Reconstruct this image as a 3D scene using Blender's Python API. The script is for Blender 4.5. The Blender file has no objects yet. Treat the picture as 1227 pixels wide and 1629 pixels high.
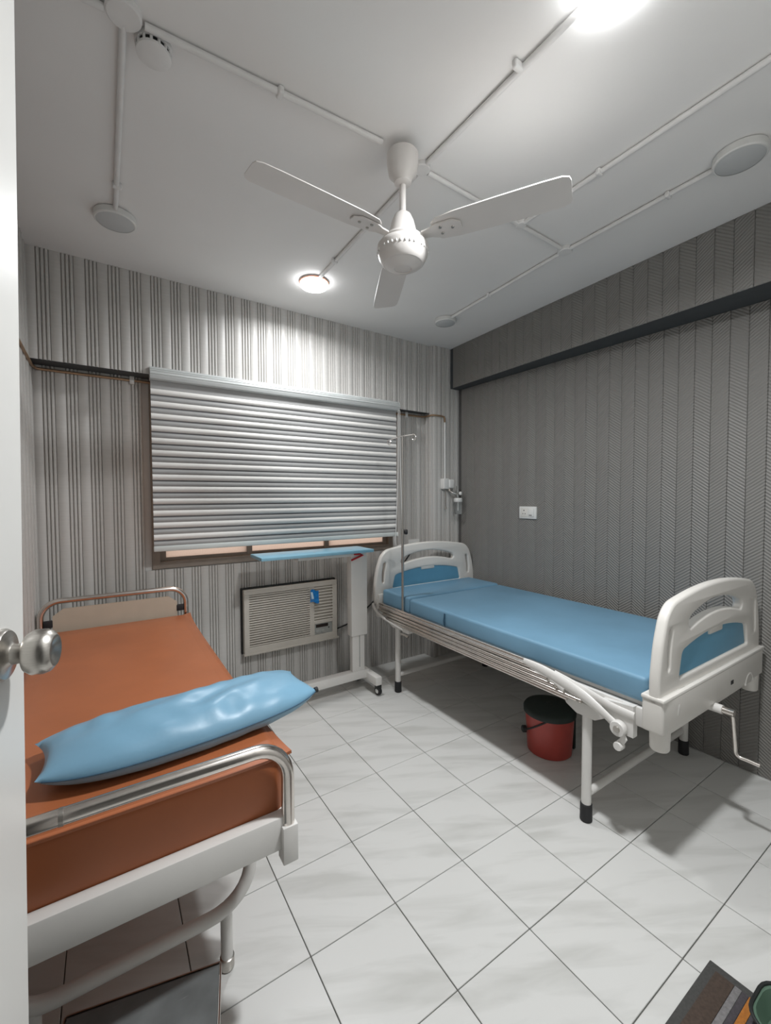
import bpy, bmesh, math, random
from mathutils import Vector, Matrix
random.seed(7)
SC = bpy.context.scene
COL = SC.collection
PI = math.pi

# ------------------------------------------------------------------ camera
cam = bpy.data.cameras.new('camera')
cam.sensor_fit = 'HORIZONTAL'; cam.sensor_width = 36.0
cam.lens = 36.0 * 678.65 / 1227.0
cam.clip_start = 0.02
cam_o = bpy.data.objects.new('camera', cam); COL.objects.link(cam_o)
_r, _u, _w = Vector((.837, -.5471, -.0042)), Vector((.0229, .0273, .9994)), Vector((.5467, .8366, -.0353))
cam_o.matrix_world = Matrix(((_r.x, _u.x, -_w.x, -.7828), (_r.y, _u.y, -_w.y, -.8424), (_r.z, _u.z, -_w.z, 1.3648), (0, 0, 0, 1)))
SC.camera = cam_o

# ------------------------------------------------------------------ world and exposure
world = bpy.data.worlds.new('daylight'); SC.world = world
world.use_nodes = True
bgn = world.node_tree.nodes['Background']
bgn.inputs[0].default_value = (1.0, .975, .95, 1); bgn.inputs[1].default_value = 1.1
LAMP_W = 22.5
SC.view_settings.view_transform = 'Standard'; SC.view_settings.look = 'None'
SC.view_settings.gamma = 1.0; SC.view_settings.use_curve_mapping = False
SC.view_settings.exposure = 0.14

# ------------------------------------------------------------------ materials
def lin(c):
    c = c / 255.0
    return c / 12.92 if c <= .04045 else ((c + .055) / 1.055) ** 2.4
def rgb(r, g, b): return (lin(r), lin(g), lin(b), 1)
def mat(name, col, rough=.5, metal=0., var=.06, scale=18., bump=0., bscale=200., coat=0., stretch=(1, 1, 1), spec=.5):
    m = bpy.data.materials.new(name); m.use_nodes = True
    nt = m.node_tree; n = nt.nodes; l = nt.links
    p = n['Principled BSDF']
    p.inputs['Roughness'].default_value = rough; p.inputs['Metallic'].default_value = metal
    p.inputs['Coat Weight'].default_value = coat; p.inputs['Specular IOR Level'].default_value = spec
    tc = n.new('ShaderNodeTexCoord'); mp = n.new('ShaderNodeMapping'); mp.inputs['Scale'].default_value = stretch
    l.new(tc.outputs['Object'], mp.inputs[0])
    nz = n.new('ShaderNodeTexNoise'); nz.inputs['Scale'].default_value = scale; nz.inputs['Detail'].default_value = 4
    l.new(mp.outputs[0], nz.inputs['Vector'])
    rp = n.new('ShaderNodeValToRGB')
    rp.color_ramp.elements[0].position = .3; rp.color_ramp.elements[1].position = .7
    rp.color_ramp.elements[0].color = (col[0] * (1 - var), col[1] * (1 - var), col[2] * (1 - var), 1)
    rp.color_ramp.elements[1].color = (min(1, col[0] * (1 + var)), min(1, col[1] * (1 + var)), min(1, col[2] * (1 + var)), 1)
    l.new(nz.outputs['Fac'], rp.inputs[0]); l.new(rp.outputs[0], p.inputs['Base Color'])
    if bump:
        nb = n.new('ShaderNodeTexNoise'); nb.inputs['Scale'].default_value = bscale; nb.inputs['Detail'].default_value = 3
        l.new(mp.outputs[0], nb.inputs['Vector'])
        b = n.new('ShaderNodeBump'); b.inputs['Strength'].default_value = bump; b.inputs['Distance'].default_value = .004
        l.new(nb.outputs['Fac'], b.inputs['Height']); l.new(b.outputs[0], p.inputs['Normal'])
    return m

M = {}
M['ceiling'] = mat('ceiling_paint', rgb(236, 235, 233), .8, var=.015, scale=3, bump=.05, bscale=60)
M['plaster'] = mat('plaster_grey', rgb(205, 204, 201), .8, var=.03)
M['panel'] = mat('wall_panel_grey', rgb(199, 197, 193), .42, var=.03, scale=9, stretch=(1, 1, 12))
M['dark_wall'] = mat('dark_wall_base', rgb(84, 82, 80), .6)
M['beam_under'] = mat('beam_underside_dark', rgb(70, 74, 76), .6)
M['white_enamel'] = mat('white_enamel', rgb(222, 220, 216), .35, var=.03, scale=6)
M['ivory_plastic'] = mat('ivory_plastic', rgb(221, 218, 212), .4, var=.02, scale=5)
M['white_plastic'] = mat('white_plastic', rgb(225, 225, 222), .4, var=.02)
M['fan_white'] = mat('fan_white', rgb(218, 214, 210), .35, var=.03, scale=7)
M['pipe_white'] = mat('conduit_white', rgb(226, 225, 223), .55, var=.03)
M['chrome'] = mat('chrome', rgb(226, 220, 214), .2, 1., var=.06, scale=30)
M['steel'] = mat('brushed_steel', rgb(190, 186, 180), .3, 1., var=.08, scale=60, stretch=(1, 1, 14))
M['rubber'] = mat('black_rubber', rgb(38, 38, 40), .7, var=.15)
M['black_plastic'] = mat('black_plastic', rgb(32, 35, 34), .5, var=.1)
M['blue_vinyl'] = mat('blue_vinyl', rgb(122, 166, 192), .38, var=.06, scale=5, bump=.30, bscale=16)
M['blue_mattress'] = mat('blue_mattress', rgb(114, 155, 181), .5, var=.07, scale=4, bump=.10, bscale=7)
M['blue_panel'] = mat('blue_panel', rgb(98, 156, 186), .4, var=.03)
M['blue_board'] = mat('blue_board', rgb(138, 188, 210), .35, var=.04)
M['brown_vinyl'] = mat('brown_vinyl', rgb(172, 101, 63), .38, var=.08, scale=5, bump=.10, bscale=11)
M['seam'] = mat('dark_seam', rgb(48, 84, 106), .6)
M['beige_sheet'] = mat('beige_sheet', rgb(196, 184, 166), .5, var=.03)
M['red_plastic'] = mat('red_plastic', rgb(172, 68, 60), .35, var=.06)
M['red_paint'] = mat('red_paint', rgb(190, 36, 40), .4)
M['green_black'] = mat('green_black_plastic', rgb(26, 38, 34), .5, var=.1)
M['ac_ivory'] = mat('ac_ivory', rgb(196, 190, 180), .5, var=.03)
M['ac_dark'] = mat('ac_dark_inside', rgb(38, 28, 24), .8)
M['ac_slot'] = mat('ac_filter_brown', rgb(92, 84, 72), .8, var=.1)
M['ac_control'] = mat('ac_control_grey', rgb(158, 160, 156), .45)
M['bronze'] = mat('window_frame_bronze', rgb(140, 130, 120), .45, .2, var=.08)
M['copper'] = mat('tarnished_pipe', rgb(168, 140, 112), .35, .5, var=.12, scale=25)
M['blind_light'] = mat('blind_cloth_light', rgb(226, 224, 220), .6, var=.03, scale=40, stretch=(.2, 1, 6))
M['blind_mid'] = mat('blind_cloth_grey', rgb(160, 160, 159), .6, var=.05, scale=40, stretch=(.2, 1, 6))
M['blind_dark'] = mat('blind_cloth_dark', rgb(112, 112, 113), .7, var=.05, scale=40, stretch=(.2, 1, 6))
M['blind_bar'] = mat('blind_bar', rgb(208, 214, 212), .4, var=.02)
M['cassette'] = mat('blind_cassette', rgb(200, 203, 202), .32, .15, var=.03)
M['clear_plastic'] = mat('pale_plastic', rgb(205, 206, 202), .2, var=.03)
M['door_white'] = mat('door_white', rgb(226, 225, 221), .35, var=.015, scale=4)
M['mat_grey'] = mat('doormat_grey', rgb(72, 72, 70), .95, var=.15, scale=150, bump=.4, bscale=300)
M['mat_brown'] = mat('doormat_brown', rgb(74, 62, 54), .95, var=.2, scale=120, bump=.4, bscale=300)
M['mat_lightgrey'] = mat('doormat_light', rgb(124, 122, 122), .95, var=.2, scale=120, bump=.4, bscale=300)
M['mat_slate'] = mat('doormat_slate', rgb(72, 68, 72), .95, var=.2, scale=120, bump=.4, bscale=300)
M['mat_orange'] = mat('doormat_orange', rgb(176, 112, 48), .95, var=.2, scale=120, bump=.4, bscale=300)
M['green_tub'] = mat('green_tub', rgb(84, 108, 92), .4, var=.1)
M['cable'] = mat('black_cable', rgb(30, 30, 30), .6)
M['blue_tag'] = mat('blue_tag', rgb(30, 120, 190), .25, var=.25, scale=60)
M['tape'] = mat('pale_print', rgb(190, 215, 230), .3, var=.1)
M['grout'] = mat('grout_grey', rgb(110, 110, 106), .9, var=.1)
M['orange_fringe'] = mat('lamp_orange_fringe', rgb(226, 120, 70), .4)
M['gap_dark'] = mat('fan_gap_brown', rgb(120, 80, 70), .6)

def emit(name, col, s):
    m = bpy.data.materials.new(name); m.use_nodes = True
    p = m.node_tree.nodes['Principled BSDF']
    p.inputs['Base Color'].default_value = (.9, .9, .9, 1)
    p.inputs['Emission Color'].default_value = col; p.inputs['Emission Strength'].default_value = s
    return m
M['lamp_lit'] = emit('lamp_diffuser_lit', (.96, .98, 1, 1), 15.)
M['lamp_off'] = mat('lamp_diffuser_off', rgb(196, 198, 198), .45, var=.01)

def glass_mat():
    m = bpy.data.materials.new('frosted_glass'); m.use_nodes = True
    nt = m.node_tree; n = nt.nodes; l = nt.links
    out = n['Material Output']; p = n['Principled BSDF']; p.inputs['Roughness'].default_value = .2
    p.inputs['Base Color'].default_value = (.8, .74, .7, 1)
    tr = n.new('ShaderNodeBsdfTranslucent')
    nz = n.new('ShaderNodeTexNoise'); nz.inputs['Scale'].default_value = 90
    rp = n.new('ShaderNodeValToRGB'); rp.color_ramp.elements[0].color = (.82, .69, .61, 1); rp.color_ramp.elements[1].color = (1, .89, .82, 1)  # the warm light from outside is put into the pane colour
    l.new(nz.outputs['Fac'], rp.inputs[0]); l.new(rp.outputs[0], tr.inputs['Color'])
    mx = n.new('ShaderNodeMixShader'); mx.inputs[0].default_value = .85
    l.new(p.outputs[0], mx.inputs[1]); l.new(tr.outputs[0], mx.inputs[2]); l.new(mx.outputs[0], out.inputs['Surface'])
    return m
M['glass'] = glass_mat()
def clear_glass():
    m = bpy.data.materials.new('clear_bottle'); m.use_nodes = True
    p = m.node_tree.nodes['Principled BSDF']
    p.inputs['Base Color'].default_value = (.86, .88, .87, 1); p.inputs['Roughness'].default_value = .08
    p.inputs['Transmission Weight'].default_value = .9; p.inputs['IOR'].default_value = 1.2
    return m
M['bottle'] = clear_glass()

def tile_mat():
    m = bpy.data.materials.new('marble_tile'); m.use_nodes = True
    nt = m.node_tree; n = nt.nodes; l = nt.links; p = n['Principled BSDF']
    p.inputs['Roughness'].default_value = .28
    tc = n.new('ShaderNodeTexCoord'); oi = n.new('ShaderNodeObjectInfo')
    mu = n.new('ShaderNodeVectorMath'); mu.operation = 'SCALE'; mu.inputs[0].default_value = (7, 11, 3)
    l.new(oi.outputs['Random'], mu.inputs['Scale'])
    mp = n.new('ShaderNodeMapping'); mp.inputs['Rotation'].default_value = (0, 0, math.radians(28))
    l.new(tc.outputs['Object'], mp.inputs[0])
    sc = n.new('ShaderNodeMapping'); sc.inputs['Scale'].default_value = (1.4, 9, 1)
    l.new(mp.outputs[0], sc.inputs[0])
    ad = n.new('ShaderNodeVectorMath'); ad.operation = 'ADD'
    l.new(sc.outputs[0], ad.inputs[0]); l.new(mu.outputs[0], ad.inputs[1])
    nz = n.new('ShaderNodeTexNoise'); nz.inputs['Scale'].default_value = 1.5; nz.inputs['Detail'].default_value = 5; nz.inputs['Distortion'].default_value = .6
    l.new(ad.outputs[0], nz.inputs['Vector'])
    rp = n.new('ShaderNodeValToRGB'); e = rp.color_ramp.elements
    e[0].position = .30; e[0].color = rgb(199, 199, 195)
    e[1].position = .52; e[1].color = rgb(217, 217, 214)
    l.new(nz.outputs['Fac'], rp.inputs[0]); l.new(rp.outputs[0], p.inputs['Base Color'])
    return m
M['tile'] = tile_mat()

def chevron_mat(name, sign):
    m = bpy.data.materials.new(name); m.use_nodes = True
    nt = m.node_tree; n = nt.nodes; l = nt.links; p = n['Principled BSDF']
    p.inputs['Roughness'].default_value = .5
    tc = n.new('ShaderNodeTexCoord'); sp = n.new('ShaderNodeSeparateXYZ'); l.new(tc.outputs['Object'], sp.inputs[0])
    a = n.new('ShaderNodeMath'); a.operation = 'MULTIPLY_ADD'; a.inputs[1].default_value = sign * .75
    l.new(sp.outputs['Y'], a.inputs[0]); l.new(sp.outputs['Z'], a.inputs[2])
    s = n.new('ShaderNodeMath'); s.operation = 'MULTIPLY'; s.inputs[1].default_value = 2 * PI / .0165
    l.new(a.outputs[0], s.inputs[0])
    si = n.new('ShaderNodeMath'); si.operation = 'SINE'; l.new(s.outputs[0], si.inputs[0])
    b = n.new('ShaderNodeBump'); b.inputs['Strength'].default_value = .6; b.inputs['Distance'].default_value = .0018
    l.new(si.outputs[0], b.inputs['Height']); l.new(b.outputs[0], p.inputs['Normal'])
    nz = n.new('ShaderNodeTexNoise'); nz.inputs['Scale'].default_value = 5; l.new(tc.outputs['Object'], nz.inputs['Vector'])
    rp = n.new('ShaderNodeValToRGB'); rp.color_ramp.elements[0].color = rgb(124, 122, 118); rp.color_ramp.elements[1].color = rgb(132, 130, 126)
    l.new(nz.outputs['Fac'], rp.inputs[0]); l.new(rp.outputs[0], p.inputs['Base Color'])
    return m
M['chev_a'] = chevron_mat('chevron_rising', 1); M['chev_b'] = chevron_mat('chevron_falling', -1)

# ------------------------------------------------------------------ mesh helpers
def V(*a): return Vector(a)
class B:
    """collects shapes of ONE part, coordinates relative to o"""
    def __init__(s, o=(0, 0, 0)): s.bm = bmesh.new(); s.o = Vector(o)
    def box(s, a, b, bev=0., seg=2, rot=None, piv=None):
        t = bmesh.new()
        bmesh.ops.create_cube(t, size=1)
        a = Vector(a); b = Vector(b); c = (a + b) / 2; d = b - a
        for v in t.verts: v.co = Vector((v.co.x * d.x, v.co.y * d.y, v.co.z * d.z)) + c
        if bev: bmesh.ops.bevel(t, geom=t.edges[:], offset=bev, segments=seg, profile=.5, affect='EDGES')
        if rot is not None:
            pv = Vector(piv) if piv is not None else c
            for v in t.verts: v.co = rot @ (v.co - pv) + pv
        return s._add(t)
    def _add(s, t, smooth=None):
        me = bpy.data.meshes.new('t'); t.to_mesh(me); t.free()
        for v in me.vertices: v.co = v.co - s.o
        s.bm.from_mesh(me); bpy.data.meshes.remove(me); return s
    def tube(s, pts, r, seg=12, closed=False, cap=True, flat=1.0):
        t = bmesh.new(); pts = [Vector(p) for p in pts]; n = len(pts)
        rs = r if isinstance(r, (list, tuple)) else [r] * n
        tang = []
        for i in range(n):
            if closed: d = pts[(i + 1) % n] - pts[i - 1]
            else: d = pts[min(i + 1, n - 1)] - pts[max(i - 1, 0)]
            tang.append(d.normalized())
        up = Vector((0, 0, 1)) if abs(tang[0].z) < .9 else Vector((1, 0, 0))
        nn = (up - tang[0] * up.dot(tang[0])).normalized(); rings = []
        for i in range(n):
            nn = (nn - tang[i] * nn.dot(tang[i])).normalized(); bb = tang[i].cross(nn)
            rings.append([t.verts.new(pts[i] + (nn * math.cos(2 * PI * k / seg) + bb * flat * math.sin(2 * PI * k / seg)) * rs[i]) for k in range(seg)])
        for i in range(n if closed else n - 1):
            A, Bq = rings[i], rings[(i + 1) % n]
            for k in range(seg): t.faces.new((A[k], A[(k + 1) % seg], Bq[(k + 1) % seg], Bq[k]))
        if cap and not closed:
            t.faces.new(rings[0][::-1]); t.faces.new(rings[-1])
        bmesh.ops.recalc_face_normals(t, faces=t.faces[:])
        return s._add(t)
    def cyl(s, p0, p1, r, r2=None, seg=20):
        return s.tube([p0, p1], [r, r if r2 is None else r2], seg)
    def lathe(s, prof, c, seg=32, axis=None):
        """prof = [(radius, height)], spun about +Z at c, or about axis"""
        t = bmesh.new(); rings = []
        for r, h in prof:
            if r < 1e-5: rings.append([t.verts.new((0, 0, h))])
            else: rings.append([t.verts.new((r * math.cos(2 * PI * k / seg), r * math.sin(2 * PI * k / seg), h)) for k in range(seg)])
        for A, Bq in zip(rings[:-1], rings[1:]):
            for k in range(seg):
                k2 = (k + 1) % seg
                if len(A) == 1 and len(Bq) == 1: continue
                if len(A) == 1: t.faces.new((A[0], Bq[k2], Bq[k]))
                elif len(Bq) == 1: t.faces.new((A[k], A[k2], Bq[0]))
                else: t.faces.new((A[k], A[k2], Bq[k2], Bq[k]))
        if axis is not None:
            q = Vector((0, 0, 1)).rotation_difference(Vector(axis).normalized())
            for v in t.verts: v.co = q @ v.co
        for v in t.verts: v.co += Vector(c)
        bmesh.ops.recalc_face_normals(t, faces=t.faces[:])
        return s._add(t)
    def poly(s, pts, off):
        """flat polygon pts pushed by vector off into a solid"""
        t = bmesh.new(); off = Vector(off)
        a = [t.verts.new(p) for p in pts]; b = [t.verts.new(Vector(p) + off) for p in pts]; n = len(pts)
        t.faces.new(a); t.faces.new(b[::-1])
        for i in range(n): t.faces.new((a[i], b[i], b[(i + 1) % n], a[(i + 1) % n]))
        bmesh.ops.recalc_face_normals(t, faces=t.faces[:])
        return s._add(t)
    def grid(s, fn, nu, nv, closeu=False):
        t = bmesh.new()
        g = [[t.verts.new(fn(i / nu, j / nv)) for j in range(nv + 1)] for i in range(nu + 1)]
        for i in range(nu):
            for j in range(nv): t.faces.new((g[i][j], g[i + 1][j], g[i + 1][j + 1], g[i][j + 1]))
        bmesh.ops.remove_doubles(t, verts=t.verts[:], dist=1e-5)
        bmesh.ops.recalc_face_normals(t, faces=t.faces[:])
        return s._add(t)
    def mesh(s, name, m, smooth=True, angle=38):
        me = bpy.data.meshes.new(name); s.bm.to_mesh(me); s.bm.free(); me.materials.append(M[m] if isinstance(m, str) else m)
        if smooth:
            me.shade_smooth()
            bm = bmesh.new(); bm.from_mesh(me)
            for e in bm.edges:
                if len(e.link_faces) == 2 and e.calc_face_angle(0) > math.radians(angle): e.smooth = False
            bm.to_mesh(me); bm.free()
        return me
def link(name, me, parent=None, loc=(0, 0, 0)):
    o = bpy.data.objects.new(name, me); COL.objects.link(o); o.location = loc
    if parent is not None: o.parent = parent
    return o
def tag(o, label=None, cat=None, group=None, kind=None):
    if label: o['label'] = label
    if cat: o['category'] = cat
    if group: o['group'] = group
    if kind: o['kind'] = kind
    return o
class Thing:
    """an Empty at the thing's base; parts are given in world coordinates"""
    def __init__(s, name, label, cat, loc, group=None):
        s.loc = Vector(loc); s.root = link(name, None, None, loc); s.root.empty_display_size = .05
        tag(s.root, label, cat, group)
    def b(s): return B(s.loc)
    def part(s, name, b, m, parent=None, label=None, smooth=True, angle=38):
        o = link(name, b.mesh(name, m, smooth, angle), parent or s.root)
        if label: o['label'] = label
        return o
def solo(name, b, m, label, cat, loc, group=None, smooth=True):
    return tag(link(name, b.mesh(name, m, smooth), None, loc), label, cat, group)
def struct(name, b, m, loc=(0, 0, 0), smooth=False):
    return tag(link(name, b.mesh(name, m, smooth), None, loc), kind='structure')
def arc(c, r, a0, a1, n, ax=(1, 0, 0), ay=(0, 0, 1)):
    c = Vector(c); ax = Vector(ax); ay = Vector(ay)
    return [c + ax * r * math.cos(a0 + (a1 - a0) * i / n) + ay * r * math.sin(a0 + (a1 - a0) * i / n) for i in range(n + 1)]
def smooth_path(P, n=6):
    P = [Vector(p) for p in P]; out = []
    for i in range(len(P) - 1):
        p0, p1, p2, p3 = P[max(i - 1, 0)], P[i], P[i + 1], P[min(i + 2, len(P) - 1)]
        for k in range(n):
            t = k / n
            out.append(.5 * ((2 * p1) + (p2 - p0) * t + (2 * p0 - 5 * p1 + 4 * p2 - p3) * t * t + (3 * p1 - p0 - 3 * p2 + p3) * t ** 3))
    return out + [P[-1]]

# ------------------------------------------------------------------ room shell
H = 2.62; XL = -1.105; YW = 2.06; YB = -.90; TS = .305
def upper_y(x): return 1.935 + (x + 1.1) / 2.6 * .045          # face of the beam over the window
def low_x(y): return 1.80 + (1.93 - y) * .025                   # lower right wall
def up_x(y): return 1.705 - (1.93 - y) * .034                   # face of the beam on the right wall
ZBK = 2.065; ZBR = 2.285

fl = struct('floor', B().box((XL - .12, YB - .15, -.10), (2.05, YW + .15, -.006)), 'grout')
tb = B().box((-.151, -.151, -.012), (.151, .151, 0), .0012, 1); tme = tb.mesh('tile', 'tile', False)
for i in range(-4, 7):
    for j in range(-3, 7):
        link('tile', tme, fl, (TS * (i + .5), TS * (j + .5), random.uniform(-.0006, .0004)))
struct('ceiling', B().box((XL - .12, YB - .15, H), (2.05, YW + .15, H + .1)), 'ceiling')

# far wall with the window opening
WX0, WX1, WZ0, WZ1 = -.55, 1.165, .95, 2.06
b = B()
b.box((XL - .1, YW, 0), (WX0, YW + .14, H)); b.box((WX1, YW, 0), (2.05, YW + .14, H))
b.box((WX0, YW, 0), (WX1, YW + .14, WZ0)); b.box((WX0, YW, WZ1), (WX1, YW + .14, H))
wall_back = struct('wall_back', b, 'plaster')
b = B(); b.poly([(XL, YW, ZBK), (XL, upper_y(XL), ZBK), (1.52, upper_y(1.52), ZBK), (1.52, YW, ZBK)], (0, 0, H - ZBK))
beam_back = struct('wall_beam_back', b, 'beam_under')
# corner column
CX, CY = 1.515, 1.945
b = B(); b.poly([(CX, YW + .02, 0), (CX, CY, 0), (1.96, CY, 0), (1.96, YW + .02, 0)], (0, 0, H)); wall_col = struct('wall_column', b, 'plaster')
# left wall, front wall (doorway at its left end), right wall
wall_left = struct('wall_left', B().box((XL - .1, YB - .1, 0), (XL, YW, H)), 'plaster')
b = B(); b.box((-.20, YB - .12, 0), (2.05, YB, H)); b.box((XL - .1, YB - .12, 2.08), (-.20, YB, H)); b.box((XL - .1, YB - .12, 0), (-1.085, YB, 2.08))
struct('wall_front', b, 'plaster')
# unseen corridor added beyond the doorway to keep outside light out
b = B(); b.box((-2.0, -2.35, 0), (1.0, -2.25, 2.62)); b.box((-2.1, -2.35, 0), (-2.0, YB - .12, 2.62)); b.box((1.0, -2.35, 0), (1.1, YB - .12, 2.62)); b.box((-2.0, YB - .22, 0), (XL - .1, YB - .12, 2.62))
b.box((-2.1, -2.35, 2.62), (1.1, YB - .15, 2.72)); b.box((-2.1, -2.35, -.1), (1.1, YB - .15, -.004))
struct('wall_corridor_unseen', b, 'plaster')
y0, y1 = YB - .1, CY + .1
b = B(); b.poly([(low_x(y1), y1, 0), (low_x(y0), y0, 0), (2.05, y0, 0), (2.05, y1, 0)], (0, 0, H)); wall_right = struct('wall_right', b, 'dark_wall')
b = B(); b.poly([(up_x(CY), CY, ZBR), (up_x(YB), YB, ZBR), (low_x(YB) + .01, YB, ZBR), (low_x(CY) + .01, CY, ZBR)], (0, 0, H - ZBR))
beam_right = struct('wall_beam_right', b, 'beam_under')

# ribbed wall panels: one flat band and three round ribs each
PW = .1012
def rib_profile(w=PW):
    k = w / PW; P = [(0, 0), (.0005, .0035), (.003, .006), (.046 * k, .006), (.0485 * k, .0035), (.049 * k, -.002)]
    rw = (w - .049 * k) / 3
    for i in range(3):
        s0 = .049 * k + i * rw
        for a, d in ((.12, .0035), (.24, .0085), (.5, .0095), (.76, .0085), (.88, .0035)): P.append((s0 + rw * a, d))
        P.append((s0 + rw, -.002))
    return P
_pm = {}
def panel_mesh(z0, z1, w=PW):
    key = (round(z0, 3), round(z1, 3), round(w, 4))
    if key not in _pm:
        b = B(); pr = rib_profile(w); t = bmesh.new()
        lo = [t.verts.new((s - w / 2, -d - .0045, z0)) for s, d in pr]; hi = [t.verts.new((s - w / 2, -d - .0045, z1)) for s, d in pr]
        for i in range(len(pr) - 1): t.faces.new((lo[i], lo[i + 1], hi[i + 1], hi[i]))
        b._add(t); _pm[key] = b.mesh('panel', 'panel', True, 50)
    return _pm[key]
NP = 26
for i in range(NP):
    x = XL + .002 + PW * (i + .5)
    if x > CX - .02: break
    z1 = ZBK
    if x + PW * .45 > WX0 - .02 and x - PW * .45 < WX1 + .02: z1 = WZ0 - .02
    link('panel', panel_mesh(0, z1), wall_back, (x, YW, 0))
    o = link('panel', panel_mesh(ZBK, H), beam_back, (x, upper_y(x), 0)); o.rotation_euler.z = math.atan(.045 / 2.6)
for i in range(3):
    x = CX + .045 + .098 * (i + .5)
    o = link('panel', panel_mesh(0, H, .098), wall_col, (x, CY, 0))
for k in range(2):   # narrow strips on the column flank and its corner
    o = link('panel', panel_mesh(0, H, .045), wall_col, (CX, CY + .03 + .05 * k, 0)); o.rotation_euler.z = -PI / 2
link('panel', panel_mesh(0, H, .044), wall_col, (CX + .022, CY, 0))
for i in range(28):
    y = 1.93 - PW * (i + .5) + .1
    if y < YB + .05: break
    o = link('panel', panel_mesh(0, H), wall_left, (XL, y, 0)); o.rotation_euler.z = PI / 2

# chevron boards of the right wall
BW = .0752
def board_mesh(h, m):
    b = B(); b.box((-.006, -BW / 2 + .0006, 0), (.004, BW / 2 - .0006, h), .002, 1); return b.mesh('board', m, False)
bl = [board_mesh(ZBR, 'chev_a'), board_mesh(ZBR, 'chev_b')]; bu = [board_mesh(H - ZBR, 'chev_a'), board_mesh(H - ZBR, 'chev_b')]
sk_l = math.atan(.025); sk_u = -math.atan(.034)
for i in range(38):
    y = .021 + BW * (i - 11.5)
    if y > CY - .02 or y < YB + .03: continue
    o = link('board', bl[i % 2], wall_right, (low_x(y), y, 0)); o.rotation_euler.z = sk_l
    o = link('board', bu[i % 2], beam_right, (up_x(y), y, ZBR)); o.rotation_euler.z = sk_u

# ------------------------------------------------------------------ window
b = B(); FY0, FY1 = YW - .012, YW + .07
b.box((WX0, FY0, WZ0 - .015), (WX1, FY1, WZ0 + .028), .003); b.box((WX0, FY0, WZ1 - .04), (WX1, FY1, WZ1), .003)
b.box((WX0 - .012, FY0 - .002, WZ0 - .018), (WX0 + .03, FY1 + .002, WZ1 + .002), .003); b.box((WX1 - .03, FY0 - .002, WZ0 - .018), (WX1 + .012, FY1 + .002, WZ1 + .002), .003)
win = struct('window_1', b, 'bronze')
xs = [WX0 + .03, .02, .60, WX1 - .03]
for k in range(3):
    a, c = xs[k] + (.0 if k == 0 else -.02), xs[k + 1] + (.0 if k == 2 else .02); yy = YW + .02 + .018 * (k % 2)
    b = B(); z0, z1 = WZ0 + .028, WZ1 - .04
    b.box((a, yy, z0), (c, yy + .016, z0 + .02), .002); b.box((a, yy, z1 - .03), (c, yy + .016, z1), .002)
    b.box((a - .001, yy - .0012, z0 - .001), (a + .035, yy + .0172, z1 + .001), .002); b.box((c - .035, yy - .0012, z0 - .001), (c + .001, yy + .0172, z1 + .001), .002)
    s = link('sash', b.mesh('sash', 'bronze', False), win)
    link('pane', B().box((a + .034, yy + .006, z0 + .019), (c - .034, yy + .010, z1 - .029)).mesh('pane', 'glass', False), s)

# ------------------------------------------------------------------ door with knob, standing open at the left
ex, ey = -.889, -.065; hx, hy = ex - .2419 * .72, ey - .9703 * .72
dd = Vector((ex - hx, ey - hy, 0)).normalized(); dn = Vector((dd.y, -dd.x, 0))
def dp(s, out, z): return Vector((hx, hy, z)) + dd * s + dn * out + V(.837, -.547, 0) * ((z - 1.15) * .020 + .004)
L = (Vector((ex, ey, 0)) - Vector((hx, hy, 0))).length
b = B((hx, hy, 0)); b.poly([dp(0, 0, .012), dp(L, 0, .012), dp(L, -.035, .012), dp(0, -.035, .012)], dp(0, 0, 2.03) - dp(0, 0, .012))
door = struct('door_1', b, 'door_white', (hx, hy, 0))
kc = dp(L - .062, 0, 1.166)
b = B((hx, hy, 0)); b.lathe([(.0, .0), (.033, .0), (.033, .004), (.030, .008), (.016, .011), (.013, .014), (.0125, .022), (.015, .026), (.024, .029), (.0285, .036), (.0285, .047), (.026, .054), (.020, .059), (.017, .059), (.010, .055), (.0, .054)], kc, 40, dn)
kn = link('knob', b.mesh('knob', 'steel'), door); kn['label'] = 'brushed steel round door knob'
b = B((hx, hy, 0)); b.box(dp(L, -.022, 1.10), dp(L + .002, -.013, 1.19)); link('latch_plate', b.mesh('latch_plate', 'steel', False), door)

# ------------------------------------------------------------------ ceiling: lamps, conduits, fan, detector
def ceiling_lamp(x, y, lit, label, r=.082, power=LAMP_W):
    t = Thing('ceiling_lamp', label, 'ceiling lamp', (x, y, H - .03), 'round surface-mounted ceiling lamps')
    b = t.b(); b.lathe([(r * .86, H), (r, H - .003), (r, H - (.008 if lit else .026)), (r - .004, H - (.010 if lit else .030)), (r - .008, H - (.010 if lit else .030))], (x, y, 0), 40)
    rm = t.part('rim', b, 'white_plastic')
    if lit == 2: t.part('fringe_ring', t.b().lathe([(r - .002, H - .006), (r + .002, H - .0075), (r + .002, H - .0115), (r - .002, H - .013)], (x, y, 0), 40), 'orange_fringe', rm)  # camera colour fringe of the lit lamp, painted as a thin orange ring
    b = t.b(); b.lathe(([(r - .003, H - .0095), (r - .001, H - .024), (r - .006, H - .030)] if lit else [(r - .008, H - .029)]) + [(r * .7, H - .034), (r * .35, H - .036), (0, H - .0365)], (x, y, 0), 40)
    t.part('diffuser', b, 'lamp_lit' if lit else 'lamp_off')
    if lit:
        ld = bpy.data.lights.new('lamp_light', 'AREA'); ld.shape = 'DISK'; ld.size = 2 * r - .02; ld.energy = power; ld.spread = math.radians(165); ld.color = (.97, .985, 1)
        lo = bpy.data.objects.new('lamp_light', ld); COL.objects.link(lo); lo.parent = t.root; lo.location = (0, 0, -.0085)
ceiling_lamp(.258, 1.50, 2, 'lit round ceiling lamp with painted orange colour fringe above the window', power=LAMP_W * .48)
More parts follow.
